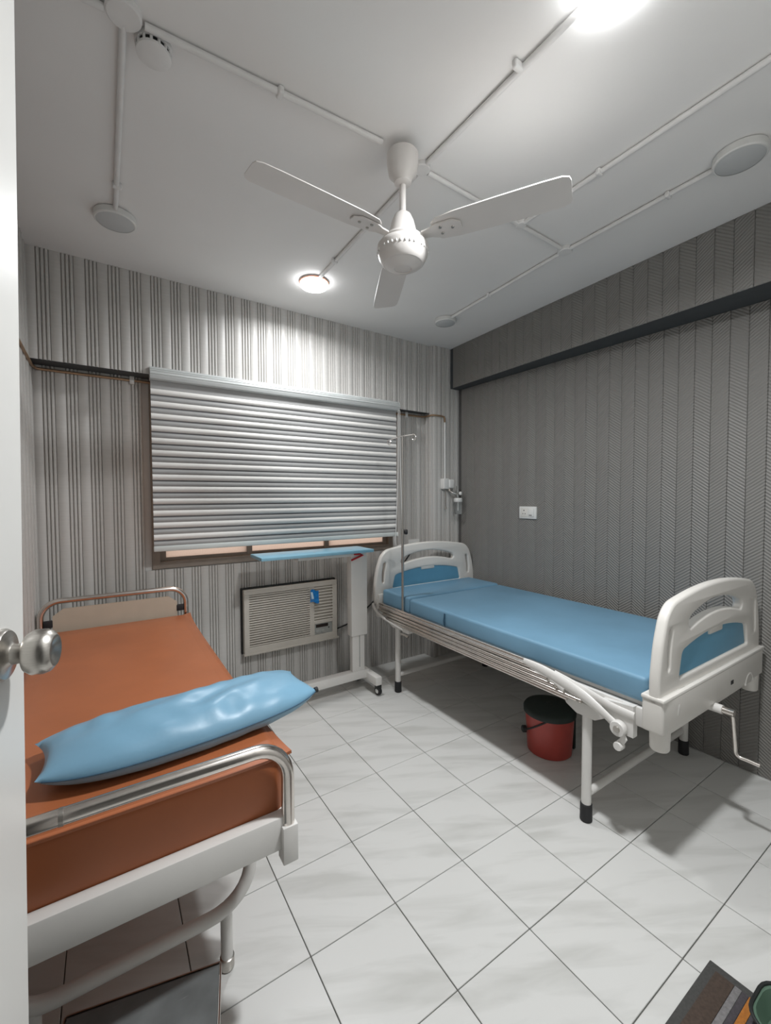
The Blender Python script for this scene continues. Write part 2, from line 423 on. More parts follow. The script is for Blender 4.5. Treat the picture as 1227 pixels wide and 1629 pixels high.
ceiling_lamp(.272, -.250, 1, 'bright lit round ceiling lamp nearest the viewer', power=LAMP_W * 1.25)
ceiling_lamp(-.722, 1.44, 0, 'unlit round white ceiling lamp above the brown couch')
ceiling_lamp(1.255, 1.49, 0, 'unlit round white ceiling lamp above the head of the hospital bed', .075)
ceiling_lamp(1.19, -.21, 0, 'unlit round white ceiling lamp above the foot of the hospital bed')

ZP = H - .011
def conduit(label, pts, clips=(), r=.0095):
    c = Vector(pts[0]); t = Thing('ceiling_conduit', label, 'conduit', (c.x, c.y, ZP), 'white electrical conduits on the ceiling')
    t.part('pipe', t.b().tube(pts, r, 10), 'pipe_white')
    for (x, y, ax) in clips:
        b = t.b(); d = (.012, .022) if ax == 'y' else (.022, .012)
        b.box((x - .017, y - .009, H - .024), (x + .017, y + .009, H - .0002), .006, 3) if ax == 'y' else b.box((x - .009, y - .017, H - .024), (x + .009, y + .017, H - .0002), .006, 3)
        t.part('clip', b, 'pipe_white')
conduit('white ceiling conduit running to the unlit lamp above the couch', [(-.718, .505, ZP), (-.722, 1.37, ZP)], [(-.72, 1.20, 'y')])
conduit('white ceiling conduit running from the corner box to the fan', [(-.67, .482, ZP), (.055, .452, ZP)], [(-.308, .467, 'x')])
conduit('white ceiling conduit running towards the bright near lamp', [(.248, .44, ZP), (.262, -.165, ZP)], [(.24, .015, 'y')])
conduit('white ceiling conduit running to the orange-fringed lamp', [(.248, .51, ZP), (.258, 1.42, ZP)], [(.25, 1.22, 'y')])
conduit('white ceiling conduit crossing behind the right fan blade', [(.28, .475, ZP), (1.155, .505, ZP)])
conduit('long white ceiling conduit running out past the right fan blade', [(.835, .48, ZP), (.83, -.88, ZP)], [(.832, .115, 'y')])
conduit('white ceiling conduit running to the lamp above the bed head', [(1.195, .54, ZP), (1.25, 1.415, ZP)], [(1.225, 1.05, 'y')])
conduit('white ceiling conduit running to the lamp above the bed foot', [(1.195, .475, ZP), (1.19, -.13, ZP)], [(1.192, .03, 'y')])
conduit('short white ceiling conduit leaving the corner box to the left wall', [(-.76, .49, ZP), (-1.10, .50, ZP)])
def jbox(x, y, r, label):
    b = B((x, y, H)); b.lathe([(r, H), (r, H - .015), (r - .004, H - .019), (r * .5, H - .020), (0, H - .020)], (x, y, 0), 28)
    solo('junction_box', b, 'pipe_white', label, 'junction box', (x, y, H), 'round conduit junction boxes')
jbox(-.718, .478, .042, 'large round white junction box above the couch beside the detector')
jbox(.248, .472, .032, 'small round white junction box beside the fan canopy')
jbox(1.195, .508, .036, 'round white junction box between the two unlit lamps over the bed')
jbox(.835, .488, .026, 'small white junction box behind the right fan blade')
t = Thing('smoke_detector', 'round white smoke detector beside the large junction box', 'detector', (-.645, .533, H))
c = (-.645, .533, 0)
t.part('base', t.b().lathe([(.047, H), (.047, H - .010), (.045, H - .014), (0, H - .014)], c, 32), 'pipe_white')
t.part('cap', t.b().lathe([(.044, H - .026), (.043, H - .032), (.030, H - .038), (0, H - .039)], c, 32), 'pipe_white')
t.part('grille', t.b().lathe([(.040, H - .013), (.040, H - .028), (0, H - .028)], c, 32), 'black_plastic')
for k in range(14):
    a = 2 * PI * k / 14; b = t.b(); b.cyl((c[0] + .0415 * math.cos(a), c[1] + .0415 * math.sin(a), H - .013), (c[0] + .0405 * math.cos(a), c[1] + .0405 * math.sin(a), H - .030), .004, seg=8)
    t.part('rib', b, 'pipe_white')

FX, FY = .13, .433
t = Thing('ceiling_fan', 'white three-blade ceiling fan hanging from a short rod', 'ceiling fan', (FX, FY, 2.17))
c = (FX, FY, 0)
t.part('hook', t.b().cyl((FX, FY, H), (FX, FY, H - .03), .010), 'steel')
t.part('canopy', t.b().lathe([(.0, 2.592), (.050, 2.590), (.057, 2.582), (.056, 2.550), (.050, 2.515), (.034, 2.500), (.030, 2.485), (.018, 2.478), (0, 2.478)], c, 36), 'fan_white')
t.part('rod', t.b().cyl((FX, FY, 2.49), (FX, FY, 2.35), .0115), 'fan_white')
t.part('lower_canopy', t.b().lathe([(0, 2.384), (.018, 2.382), (.030, 2.372), (.040, 2.350), (.048, 2.318), (.053, 2.292), (.053, 2.288), (0, 2.288)], c, 36), 'fan_white')
t.part('motor_gap', t.b().lathe([(.048, 2.290), (.050, 2.276), (0, 2.275)], c, 36), 'gap_dark')
mo = t.part('motor', t.b().lathe([(0, 2.280), (.058, 2.279), (.084, 2.270), (.0915, 2.262), (.093, 2.252), (.0915, 2.240), (.086, 2.222), (.076, 2.205), (.070, 2.200), (.067, 2.200), (.063, 2.198), (.048, 2.188), (.032, 2.183), (.030, 2.187), (.026, 2.185), (0, 2.182)], c, 48), 'fan_white')
t.part('blade_ring', t.b().lathe([(0, 2.294), (.060, 2.293), (.072, 2.289), (.074, 2.282), (.070, 2.274), (0, 2.272)], c, 40), 'fan_white')
for k in range(36):
    a = 2 * PI * k / 36
    if k % 9 == 0: continue
    rr = .0905; p = Vector((FX + rr * math.cos(a), FY + rr * math.sin(a), 2.238))
    t.part('vent_slot', t.b().box(p - V(.003, .003, .004), p + V(.003, .003, .004), .001, 1), 'white_plastic', mo)
for ang in (183.2, 301.0, 63.6):
    a = math.radians(ang); d = Vector((math.cos(a), math.sin(a), 0)); n = Vector((-d.y, d.x, 0)); up = V(0, 0, 1)
    O = V(FX, FY, 2.292); tilt = math.radians(-9)
    def bpnt(s, w, h=0., O=O, d=d, n=n):
        k = math.cos(tilt) * w; return O + d * s + n * k + up * (w * math.sin(tilt) + h - .10 * w * w)
    outl = []
    prof = [(.115, .030), (.135, .048), (.20, .056), (.34, .059), (.48, .060), (.535, .058), (.553, .050), (.558, .036)]
    pts = [(s, w) for s, w in prof] + [(s, -w) for s, w in prof[::-1]]
    b = t.b(); tt = bmesh.new()
    def add_sheet(h):
        rows = []
        for s, w in [(.115, .030)] + prof[1:]:
            rows.append([tt.verts.new(bpnt(s, w * q, h)) for q in (-1, -.5, 0, .5, 1)])
        return rows
    A = add_sheet(.0015); C2 = add_sheet(-.0015)
    for R in range(len(A) - 1):
        for q in range(4):
            tt.faces.new((A[R][q], A[R + 1][q], A[R + 1][q + 1], A[R][q + 1])); tt.faces.new((C2[R][q], C2[R][q + 1], C2[R + 1][q + 1], C2[R + 1][q]))
        for q in (0, 4): tt.faces.new((A[R][q], A[R + 1][q], C2[R + 1][q], C2[R][q]))
    for R in (0, len(A) - 1):
        for q in range(4): tt.faces.new((A[R][q], A[R][q + 1], C2[R][q + 1], C2[R][q]))
    bmesh.ops.recalc_face_normals(tt, faces=tt.faces[:]); b._add(tt)
    bld = t.part('blade', b, 'fan_white')
    b = t.b(); b.poly([bpnt(s, w, -.0035) for s, w in ((.075, -.016), (.105, -.020), (.125, -.030), (.19, -.030), (.215, -.012), (.215, .012), (.19, .030), (.125, .030), (.105, .020), (.075, .016))], (0, 0, -.005))
    br = t.part('blade_bracket', b, 'fan_white')
    for s, w in ((.145, -.014), (.145, .014), (.185, 0)):
        p = bpnt(s, w, -.0075); t.part('bolt', t.b().lathe([(0, -.005), (.005, -.004), (.006, 0), (0, 0)], p, 12), 'steel', br)

# ------------------------------------------------------------------ roller blind
YF = 1.915; BX0, BX1 = -.562, 1.128
t = Thing('window_blind', 'grey and white banded roller blind covering the window', 'blind', ((BX0 + BX1) / 2, YF, 1.05))
# cassette profile extruded along x
prof = [(1.945, 2.104), (1.905, 2.104), (1.893, 2.100), (1.886, 2.090), (1.880, 2.070), (1.882, 2.052), (1.889, 2.036), (1.900, 2.030), (1.945, 2.030)]
t.part('cassette', t.b().poly([(BX0 - .003, y, z) for y, z in prof], (BX1 - BX0 + .012, 0, 0)), 'cassette', angle=30)
for z, y in ((2.088, 1.8845), (2.078, 1.8815), (2.062, 1.8800)):
    t.part('cassette_line', t.b().tube([(BX0 - .003, y, z), (BX1 + .009, y, z)], .0018, 6), 'blind_bar')
NB = 13; zt, zb = 2.030, 1.085; per = (zt - .047 - zb) / NB
t.part('top_cloth', t.b().box((BX0, YF - .001, zt - .047), (BX1 - .008, YF + .001, zt + .02)), 'blind_mid')
bandm = {}
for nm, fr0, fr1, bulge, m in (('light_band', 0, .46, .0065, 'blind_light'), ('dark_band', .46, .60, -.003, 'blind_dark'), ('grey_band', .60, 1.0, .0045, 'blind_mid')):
    b = B(); t2 = bmesh.new(); n = 6; f = []; g = []
    for k in range(n + 1):
        z = per * (1 - (fr0 + (fr1 - fr0) * k / n)); dy = -bulge * math.sin(PI * k / n)
        f.append((t2.verts.new((BX0, dy - .0008, z)), t2.verts.new((BX1 - .008, dy - .0008, z)))); g.append((t2.verts.new((BX0, dy + .0008, z)), t2.verts.new((BX1 - .008, dy + .0008, z))))
    for k in range(n):
        t2.faces.new((f[k][0], f[k + 1][0], f[k + 1][1], f[k][1])); t2.faces.new((g[k][0], g[k][1], g[k + 1][1], g[k + 1][0]))
    for k in (0, n): t2.faces.new((f[k][0], f[k][1], g[k][1], g[k][0]))
    for q in (0, 1):
        for k in range(n): t2.faces.new((f[k][q], f[k + 1][q], g[k + 1][q], g[k][q]))
    bmesh.ops.recalc_face_normals(t2, faces=t2.faces[:]); b._add(t2)
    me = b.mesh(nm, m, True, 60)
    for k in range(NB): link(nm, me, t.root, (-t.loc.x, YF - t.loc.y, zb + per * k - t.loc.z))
t.part('bottom_bar', t.b().box((BX0 - .002, YF - .010, 1.056), (BX1 - .004, YF + .006, 1.087), .005), 'blind_bar')
t.part('bar_end_cap', t.b().box((BX1 - .006, YF - .011, 1.055), (BX1 + .006, YF + .007, 1.088), .003), 'white_plastic')
t.part('pull_chain', t.b().tube(smooth_path([(1.122, 1.885, 2.035), (1.118, 1.885, 1.6), (1.098, 1.885, 1.15), (1.088, 1.885, 1.03), (1.105, 1.884, .985), (1.135, 1.884, .99), (1.158, 1.884, 1.03), (1.150, 1.884, 1.3), (1.138, 1.884, 1.7), (1.136, 1.884, 2.035)], 8), .0024, 6), 'white_plastic')

# ------------------------------------------------------------------ gas pipe along the far wall
t = Thing('gas_pipe', 'thin tan metal pipe running along the wall under the beam', 'pipe', (0, 2.04, 2.04))
zp = 2.043; rp = .0075
pts = [(-1.088, 1.45, 2.052), (-1.088, 1.70, 2.050), (-1.088, 1.97, 2.046), (-1.078, 2.03, 2.043), (-1.05, 2.040, zp), (0, 2.040, zp), (1.46, 2.040, zp), (1.485, 2.035, zp), (1.497, 2.0, zp), (1.499, 1.94, zp), (1.512, 1.927, zp), (1.60, 1.927, zp), (1.622, 1.927, zp - .004), (1.630, 1.927, zp - .02), (1.631, 1.927, zp - .06)]
t.part('pipe', t.b().tube(pts, rp, 10), 'copper')
t.part('pipe_drop', t.b().tube([(1.631, 1.927, zp - .05), (1.633, 1.927, 1.51)], .0078, 10), 'white_plastic', label='white painted lower run')
for x in (-.645, 1.31):
    t.part('pipe_clamp', t.b().box((x - .012, 2.030, zp - .022), (x + .012, 2.0545, zp + .022), .003), 'white_plastic')
# outlet with flowmeter on the column
t = Thing('gas_outlet', 'white medical gas outlet box at the foot of the wall pipe', 'gas outlet', (1.645, CY, 1.42))
t.part('body', t.b().box((1.588, 1.885, 1.430), (1.648, CY - .009, 1.518), .006), 'white_plastic')
t.part('cover', t.b().box((1.640, 1.878, 1.436), (1.700, CY - .009, 1.512), .012, 3), 'white_plastic')
t.part('port', t.b().cyl((1.665, 1.905, 1.432), (1.665, 1.905, 1.412), .013), 'chrome')
t.part('chain', t.b().tube(smooth_path([(1.617, 1.90, 1.432), (1.616, 1.90, 1.36), (1.618, 1.90, 1.27)], 5), .003, 6), 'steel')
t.part('plug', t.b().lathe([(0, 1.285), (.008, 1.28), (.009, 1.262), (0, 1.258)], (1.618, 1.90, 0), 14), 'steel')
t = Thing('flowmeter', 'clear oxygen flowmeter with white humidifier cap beside the outlet', 'flowmeter', (1.722, 1.86, 1.24))
t.part('elbow', t.b().tube(smooth_path([(1.665, 1.895, 1.412), (1.675, 1.88, 1.398), (1.70, 1.865, 1.392), (1.722, 1.86, 1.392)], 5), .008, 10), 'chrome')
t.part('tube', t.b().cyl((1.712, 1.858, 1.35), (1.712, 1.858, 1.455), .009), 'bottle')
t.part('knob', t.b().lathe([(0, 0), (.014, .002), (.016, .010), (.014, .022), (0, .026)], (1.730, 1.855, 1.392), 20, (.55, -.83, 0)), 'white_plastic')
t.part('cap', t.b().lathe([(0, 1.354), (.030, 1.353), (.036, 1.346), (.036, 1.325), (.033, 1.320), (0, 1.320)], (1.722, 1.86, 0), 28), 'white_plastic')
t.part('stem', t.b().cyl((1.722, 1.86, 1.322), (1.722, 1.86, 1.245), .004), 'white_plastic')
t.part('bottle', t.b().lathe([(.030, 1.321), (.033, 1.312), (.033, 1.225), (.028, 1.216), (0, 1.214), ], (1.722, 1.86, 0), 28), 'bottle')
# sockets
t = Thing('wall_switch', 'white wall socket plate with switch on the dark chevron wall', 'socket', (low_x(1.206), 1.206, 1.245))
xw = low_x(1.206) - .006
t.part('plate', t.b().box((xw - .012, 1.131, 1.200), (xw + .003, 1.281, 1.290), .004), 'white_plastic')
t.part('socket_insert', t.b().box((xw - .0145, 1.205, 1.212), (xw - .010, 1.265, 1.278), .0015), 'ivory_plastic')
for dy, dz, r in ((.020, .016, .0045), (.030, -.008, .0035), (.010, -.008, .0035)):
    t.part('pin_hole', t.b().cyl((xw - .0152, 1.215 + dy, 1.245 + dz), (xw - .012, 1.215 + dy, 1.245 + dz), r, seg=12), 'rubber')
t.part('rocker', t.b().box((xw - .018, 1.148, 1.216), (xw - .010, 1.196, 1.272), .003), 'white_plastic')
t.part('indicator', t.b().box((xw - .0187, 1.163, 1.224), (xw - .015, 1.188, 1.229)), 'black_plastic')
t = Thing('wall_socket', 'white wall socket behind the headboard beside the drip pole', 'socket', (1.388, YW, .97))
t.part('plate', t.b().box((1.331, 2.040, .915), (1.446, 2.0545, 1.005), .004), 'white_plastic')
t.part('rocker', t.b().box((1.405, 2.034, .935), (1.435, 2.042, .985), .003), 'ivory_plastic')

# ------------------------------------------------------------------ window air conditioner
AX0, AX1, AZ0, AZ1, AY = -.045, .632, .325, .755, 1.985
t = Thing('air_conditioner', 'cream window air conditioner set in the wall below the blind', 'air conditioner', ((AX0 + AX1) / 2, AY, AZ0))
t.part('case', t.b().box((AX0 - .008, AY + .045, AZ0 - .006), (AX1 + .008, 2.056, AZ1 + .006), .004), 'black_plastic')
t.part('sleeve', t.b().box((AX0 + .002, AY + .014, AZ0 + .004), (AX1 - .002, 2.05, AZ1 - .004), .004), 'ac_ivory')
gx0, gx1, gz0, gz1 = AX0 + .034, .415, AZ0 + .045, AZ1 - .035
lx0, lx1, lz0, lz1 = .452, AX1 - .038, AZ0 + .150, AZ1 - .035
cz0, cz1 = AZ0 + .035, AZ0 + .125
b = t.b()
def fr(x0, x1, z0, z1): b.box((x0, AY, z0), (x1, AY + .02, z1), .002, 1)
fr(AX0, AX1, AZ0, gz0); fr(AX0, AX1, gz1, AZ1); fr(AX0, gx0, gz0, gz1); fr(gx1, lx0, gz0, gz1); fr(lx1, AX1, gz0, gz1); fr(lx0, lx1, cz1, lz0)
fp = t.part('front_panel', b, 'ac_ivory', smooth=False)
t.part('filter', t.b().box((gx0, AY + .014, gz0), (gx1, AY + .02, gz1)), 'ac_slot')
t.part('outlet_shade', t.b().box((lx0, AY + .016, lz0), (lx1, AY + .02, lz1)), 'ac_dark')  # flat dark plate, its colour stands in for the shade behind the louvres
n = 22; p = (gz1 - gz0) / n
me = B().box((gx0 - .002, -.002, -p * .27), (gx1 + .002, .003, p * .27), .0015, 1).mesh('slat', 'ac_ivory', False)
for k in range(n): link('slat', me, t.root, (-t.loc.x, AY + .003 - t.loc.y, gz0 + p * (k + .5) - t.loc.z))
n = 11; p = (lz1 - lz0) / n; rx = Matrix.Rotation(math.radians(-12), 3, 'X')
me = B().box((lx0 - .002, -.002, -p * .17), (lx1 + .002, .004, p * .17), .0015, 1, rot=rx).mesh('louvre', 'ac_ivory', False)
for k in range(n): link('louvre', me, t.root, (-t.loc.x, AY + .002 - t.loc.y, lz0 + p * (k + .5) - t.loc.z))
cp = t.part('control_panel', t.b().box((lx0 + .002, AY + .008, cz0), (lx1, AY + .02, cz1), .002), 'ac_control')
t.part('vent_strip', t.b().box((lx0 + .012, AY + .005, cz1 - .030), (lx1 - .034, AY + .009, cz1 - .008), .001), 'ac_dark', cp)
for x in (lx0 + .025, lx0 + .068, ):
    t.part('dial', t.b().lathe([(.014, 0), (.013, .007), (.009, .009), (0, .010)], (x, AY + .008, cz0 + .028), 20, (0, -1, 0)), 'ac_control', cp)
t.part('indicator', t.b().box((lx1 - .032, AY + .006, cz0 + .045), (lx1 - .024, AY + .009, cz0 + .053)), 'rubber', cp)
t.part('bottom_lip', t.b().box((AX0 - .004, AY - .004, AZ0 - .008), (AX1 + .012, AY + .03, AZ0 + .006), .003), 'ac_ivory')
t = Thing('hanging_tag', 'small blue plastic tag stuck on the air conditioner grille', 'tag', (.45, AY, .62))
def tagf(u, v): return V(.415 + .068 * u, AY - .004 - .012 * math.sin(3 * u + 2 * v) * .6 - .006, .615 + .09 * v - .01 * u + .006 * math.sin(6 * u))
b = t.b(); b.grid(tagf, 8, 8); t.part('sheet', b, 'blue_tag'); b = t.b(); b.grid(lambda u, v: tagf(.1 + .25 * u, .25 + .55 * v) + V(-.008 * v, -.004, 0), 4, 4); t.part('print', b, 'tape')
b = B((.66, 2.03, .37)); b.tube(smooth_path([(.64, 2.02, .375), (.70, 2.040, .378), (.78, 2.044, .40), (.90, 2.044, .47), (1.02, 2.044, .56), (1.2, 2.044, .72), (1.36, 2.044, .90), (1.388, 2.042, .935)], 5), .0055, 8)
solo('power_cable', b, 'cable', 'black power cable running from the air conditioner to the bed head', 'cable', (.66, 2.03, .37))

# ------------------------------------------------------------------ overbed table
t = Thing('overbed_table', 'blue-topped white overbed table on a single column', 'table', (.66, 1.74, 0))
TX0, TX1, TY0, TY1, TZ = -.035, .735, 1.625, 1.855, 1.010
t.part('table_top', t.b().box((TX0, TY0, TZ - .020), (TX1, TY1 + .0, TZ), .003), 'blue_board')
t.part('top_rail', t.b().box((.22, 1.70, TZ - .048), (.72, 1.78, TZ - .0205), .003), 'white_enamel')
t.part('column', t.b().box((.603, 1.708, .405), (.728, 1.772, TZ - .046), .004), 'white_enamel')
t.part('inner_column', t.b().box((.616, 1.720, .150), (.712, 1.762, .42), .003), 'white_enamel')
t.part('column_strip', t.b().box((.668, 1.7185, .18), (.674, 1.7205, .405)), 'ac_control')
t.part('base_bar', t.b().box((-.06, 1.712, .095), (.745, 1.772, .152), .004), 'white_enamel')
for x in (-.06, .745):
    fb = t.part('foot_bar', t.b().box((x - .024, 1.585, .078), (x + .024, 1.93, .135), .004), 'white_enamel')
    for y in (1.615, 1.90):
        cs = t.part('caster', t.b().lathe([(0, -.013), (.026, -.013), (.029, -.008), (.029, .008), (.026, .013), (0, .013)], (x + .012, y, .0295), 24, (1, .1, 0)), 'rubber')
        t.part('wheel_hub', t.b().lathe([(0, -.0155), (.015, -.015), (.017, -.0125), (.017, .0125), (.015, .015), (0, .0155)], (x + .012, y, .0295), 20, (1, .1, 0)), 'white_plastic', cs)
        t.part('caster_fork', t.b().box((x - .008, y - .018, .045), (x + .030, y + .018, .080), .004), 'black_plastic', cs)
t.part('height_lever', t.b().tube([(.60, 1.700, TZ - .075), (.655, 1.695, TZ - .055), (.69, 1.695, TZ - .045), (.665, 1.695, TZ - .036), (.62, 1.70, TZ - .036)], .0065, 8), 'red_paint', label='red lift lever')
for x, y in ((.33, 1.70), (.60, 1.70)):
    t.part('screw', t.b().lathe([(0, .0015), (.005, .001), (.006, 0), (0, 0)], (x, y, TZ), 12), 'steel')

# ------------------------------------------------------------------ hospital bed
BL, BR = .885, 1.735; YH, YFt = 1.775, -.115
bed = Thing('hospital_bed', 'white hospital bed with cream end boards and chrome side rail', 'bed', (1.31, .83, 0))
P = bed.part
for x, y in ((.900, 1.580), (.880, .165), (1.745, 1.565), (1.745, .150)):
    lg = P('leg', bed.b().cyl((x, y, .05), (x, y, .50), .0195), 'white_enamel')
    P('rubber_foot', bed.b().lathe([(0, 0), (.022, 0), (.0245, .004), (.0235, .072), (.021, .075), (0, .075)], (x, y, 0), 20), 'rubber', lg)
for y, xa in ((1.572, .90), (.157, .88)):
    P('crossbar', bed.b().cyl((xa + .01, y, .125), (1.74, y, .125), .0155), 'white_enamel')
for x in (.882, 1.735):
    P('side_rail', bed.b().box((x - .014, -.085, .500), (x + .014, 1.755, .572), .003), 'white_enamel')
for y in (-.075, 1.745, .62, 1.10):
    P('cross_member', bed.b().box((.89, y - .015, .505), (1.73, y + .015, .560), .003), 'white_enamel')
P('deck', bed.b().box((.893, -.065, .572), (1.725, 1.735, .590), .003), 'white_enamel')
for x, y in ((.875, .165), (.893, 1.580)):
    b = bed.b(); b.poly([(x - .016, y + .10, .502), (x - .016, y - .085, .502), (x - .016, y - .085, .478), (x - .016, y - .045, .452), (x - .016, y + .035, .450), (x - .016, y + .085, .475)], (.032, 0, 0)); P('leg_bracket', b, 'white_enamel')
# mattress
def mattress(y0, y1, zt, nm, extra=None):
    def f(u, v):
        # closed rounded box section swept along y
        return None
    b = bed.b(); b.box((.872, y0, .592), (1.728, y1, zt), .016, 4); return P(nm, b, 'blue_mattress')
mattress(-.068, 1.408, .690, 'mattress_section'); mattress(1.411, 1.735, .698, 'mattress_section')
b = bed.b(); b.box((.8708, 1.051, .598), (.875, 1.057, .674), .001); P('slit_shade', b, 'seam')  # raised dark strip; the slit's shade is put into its colour
b = bed.b(); b.tube([(.868, 1.054, .676), (.862, 1.050, .655), (.866, 1.058, .632), (.863, 1.052, .605)], .0035, 6); P('tie', b, 'seam')

def end_board(y, thick, flip, boxed):
    """moulded end board with grip slot, side slots and coloured insert"""
    xl, xr = .835, 1.795; xc = (xl + xr) / 2; hw = (xr - xl) / 2
    zlow = .598
    def rounded(pts, r, n=5):
        out = []; N = len(pts)
        for i in range(N):
            p, a, c = Vector(pts[i]), Vector(pts[i - 1]), Vector(pts[(i + 1) % N])
            d1 = (a - p); d2 = (c - p); rr = min(r if not isinstance(r, dict) else r.get(i, .02), d1.length * .45, d2.length * .45)
            q0, q1 = p + d1.normalized() * rr, p + d2.normalized() * rr
            for k in range(n + 1):
                s = k / n; out.append((1 - s) ** 2 * q0 + 2 * s * (1 - s) * p + s * s * q1)
        return out
    def arc_top(x0, x1, zend, zmid, n=10):
        return [(x0 + (x1 - x0) * k / n, zend + (zmid - zend) * (1 - (2 * k / n - 1) ** 2)) for k in range(n + 1)]
    outer = [(-hw, zlow), (-hw, .72), (-hw + .018, .83), (-hw + .052, .925)] + arc_top(-hw + .095, hw - .095, .965, 1.002, 12) + [(hw - .052, .925), (hw - .018, .83), (hw, .72), (hw, zlow)]
    slot = arc_top(-.258, .258, .915, .961, 8) + [(.280, .878), (.255, .848)] + arc_top(-.255, .255, .848, .884, 8)[::-1][1:-1] + [(-.255, .848), (-.280, .878)]
    sl = [(-hw + .052, .885), (-hw + .078, .900), (-hw + .098, .885), (-hw + .082, .80), (-hw + .078, .735), (-hw + .058, .722), (-hw + .040, .735), (-hw + .040, .80)]
    sr = [(-x, z) for x, z in sl][::-1]
    ins = [(-.338, .678), (.338, .678), (.346, .695), (.324, .782), (.307, .797)] + arc_top(-.307, .307, .797, .833, 10)[::-1][1:-1] + [(-.307, .797), (-.324, .782), (-.346, .695)]
    # notch at the top middle of the insert
    def build(nm, splines, ext, bev, m, dy=0.):
        cu = bpy.data.curves.new(nm, 'CURVE'); cu.dimensions = '2D'; cu.fill_mode = 'BOTH'; cu.extrude = ext; cu.bevel_depth = bev; cu.bevel_resolution = 3
        for pl in splines:
            sp = cu.splines.new('POLY'); sp.points.add(len(pl) - 1); sp.use_cyclic_u = True
            for i, q in enumerate(pl): sp.points[i].co = (q[0], q[1], 0, 1)
        co = bpy.data.objects.new('tmp', cu); COL.objects.link(co)
        dg = bpy.context.evaluated_depsgraph_get(); me = bpy.data.meshes.new_from_object(co.evaluated_get(dg))
        bpy.data.objects.remove(co); bpy.data.curves.remove(cu)
        bb = bed.b(); tt = bmesh.new(); tt.from_mesh(me); bpy.data.meshes.remove(me)
        bmesh.ops.remove_doubles(tt, verts=tt.verts[:], dist=1e-5)
        for v in tt.verts: v.co = Vector((v.co.x + xc, y - v.co.z + dy, v.co.y))
        bmesh.ops.recalc_face_normals(tt, faces=tt.faces[:]); bb._add(tt)
        return bb
    o = rounded(outer, .035, 4)
    body = P('footboard' if boxed else 'headboard', build('b', [o, rounded(slot, .02, 3), rounded(sl, .02, 3), rounded(sr, .02, 3), rounded(ins, .012, 3)], thick - .014, .012, 'ivory_plastic'), 'ivory_plastic')
    P('insert', build('i', [rounded([(x * 1.01, .77 + (z - .77) * 1.03) for x, z in ins], .012, 3)], .007, .001, 'blue_panel'), 'blue_panel', body, label='blue insert panel')
    b = bed.b(); b.box((xc - .066, y - thick * .75, .800), (xc + .066, y + thick * .75, .856), .008); P('label_holder', b, 'ivory_plastic', body)
    b = bed.b(); b.box((xc - .042, y - thick * .75 - .0015, .824), (xc + .042, y - thick * .5, .846), .002); P('label_slot', b, 'white_plastic', body)
    if boxed:
        b = bed.b(); b.box((xl - .012, y - .034, .520), (xr + .012, y + .040, .652), .010, 3); bx = P('bumper', b, 'ivory_plastic', body)
        b = bed.b(); b.box((xl - .016, y - .038, .636), (xr + .016, y + .042, .652), .006, 2); P('bumper_lip', b, 'ivory_plastic', body)
        b = bed.b(); b.box((xl + .05, y - .024, .503), (xr - .05, y + .03, .53), .004); P('bumper_skirt', b, 'ivory_plastic', body)
        for x in (xl + .042, xr - .042):
            b = bed.b(); b.lathe([(0, .445), (.028, .446), (.032, .452), (.034, .53), (0, .53)], (x, y, 0), 24); P('post', b, 'ivory_plastic', body)
        b = bed.b(); b.box((1.42, y - .0355, .560), (1.448, y - .03, .577), .001); P('catch', b, 'rubber', body)
        b = bed.b(); b.box((xl + .095, y - .0375, .568), (xl + .112, y - .03, .610), .004); P('recess', b, 'white_enamel', body)
        b = bed.b(); b.tube(arc((xr - .16, y - .030, .515), .045, 0, PI, 8, (1, 0, 0), (0, 0, 1)), .006, 8); P('grip_arch', b, 'ivory_plastic', body)
    else:
        b = bed.b(); b.box((xl, y - .028, .585), (xr, y + .03, .632), .008, 3); P('lower_band', b, 'ivory_plastic', body)
        b = bed.b(); b.box((xl + .012, y - .036, .592), (xl + .06, y - .02, .662), .005); P('corner_clip', b, 'ivory_plastic', body)
        for x in (xl + .042, xr - .042):
            b = bed.b(); b.lathe([(0, .49), (.026, .492), (.030, .5), (.030, .59), (0, .59)], (x, y, 0), 20); P('post', b, 'ivory_plastic', body)
end_board(YH, .021, False, False)
end_board(YFt, .021, True, True)

# folded chrome side rail with white arms
xr0 = .842
rails = [(xr0 + .010, 1.800, .436, .596), (xr0 - .002, 1.715, .415, .580), (xr0 - .008, 1.72, .308, .560), (xr0 - .010, 1.66, .270, .542), (xr0 - .010, 1.62, .161, .522), (xr0 - .004, 1.58, .230, .506)]
for x, ya, yb, z in rails:
    P('chrome_rail', bed.b().tube([(x, ya, z), (x, yb, z)], .0088, 12), 'chrome')
b = bed.b(); pth = smooth_path([(.838, .455, .594), (.836, .36, .588), (.834, .26, .572), (.834, .16, .548), (.836, .08, .515), (.838, .010, .480)], 6)
b.tube(pth, [.015 + .010 * math.sin(PI * min(1, i / (len(pth) - 1) * 1.15)) for i in range(len(pth))], 12, flat=.5); P('rail_arm', b, 'white_enamel')
b = bed.b(); b.tube(smooth_path([(.836, .39, .572), (.832, .30, .560), (.830, .24, .540)], 5), .014, 10, flat=.5); P('rail_arm', b, 'white_enamel')
b = bed.b(); b.tube(smooth_path([(.850, .30, .585), (.848, .17, .568), (.848, .05, .545), (.850, -.04, .54)], 5), .016, 10, flat=.5); P('rail_arm', b, 'white_enamel')
b = bed.b(); b.poly([(.850, .085, .560), (.850, -.035, .575), (.850, -.035, .455), (.850, .03, .455), (.850, .085, .49)], (.03, 0, 0)); P('pivot_plate', b, 'white_enamel')
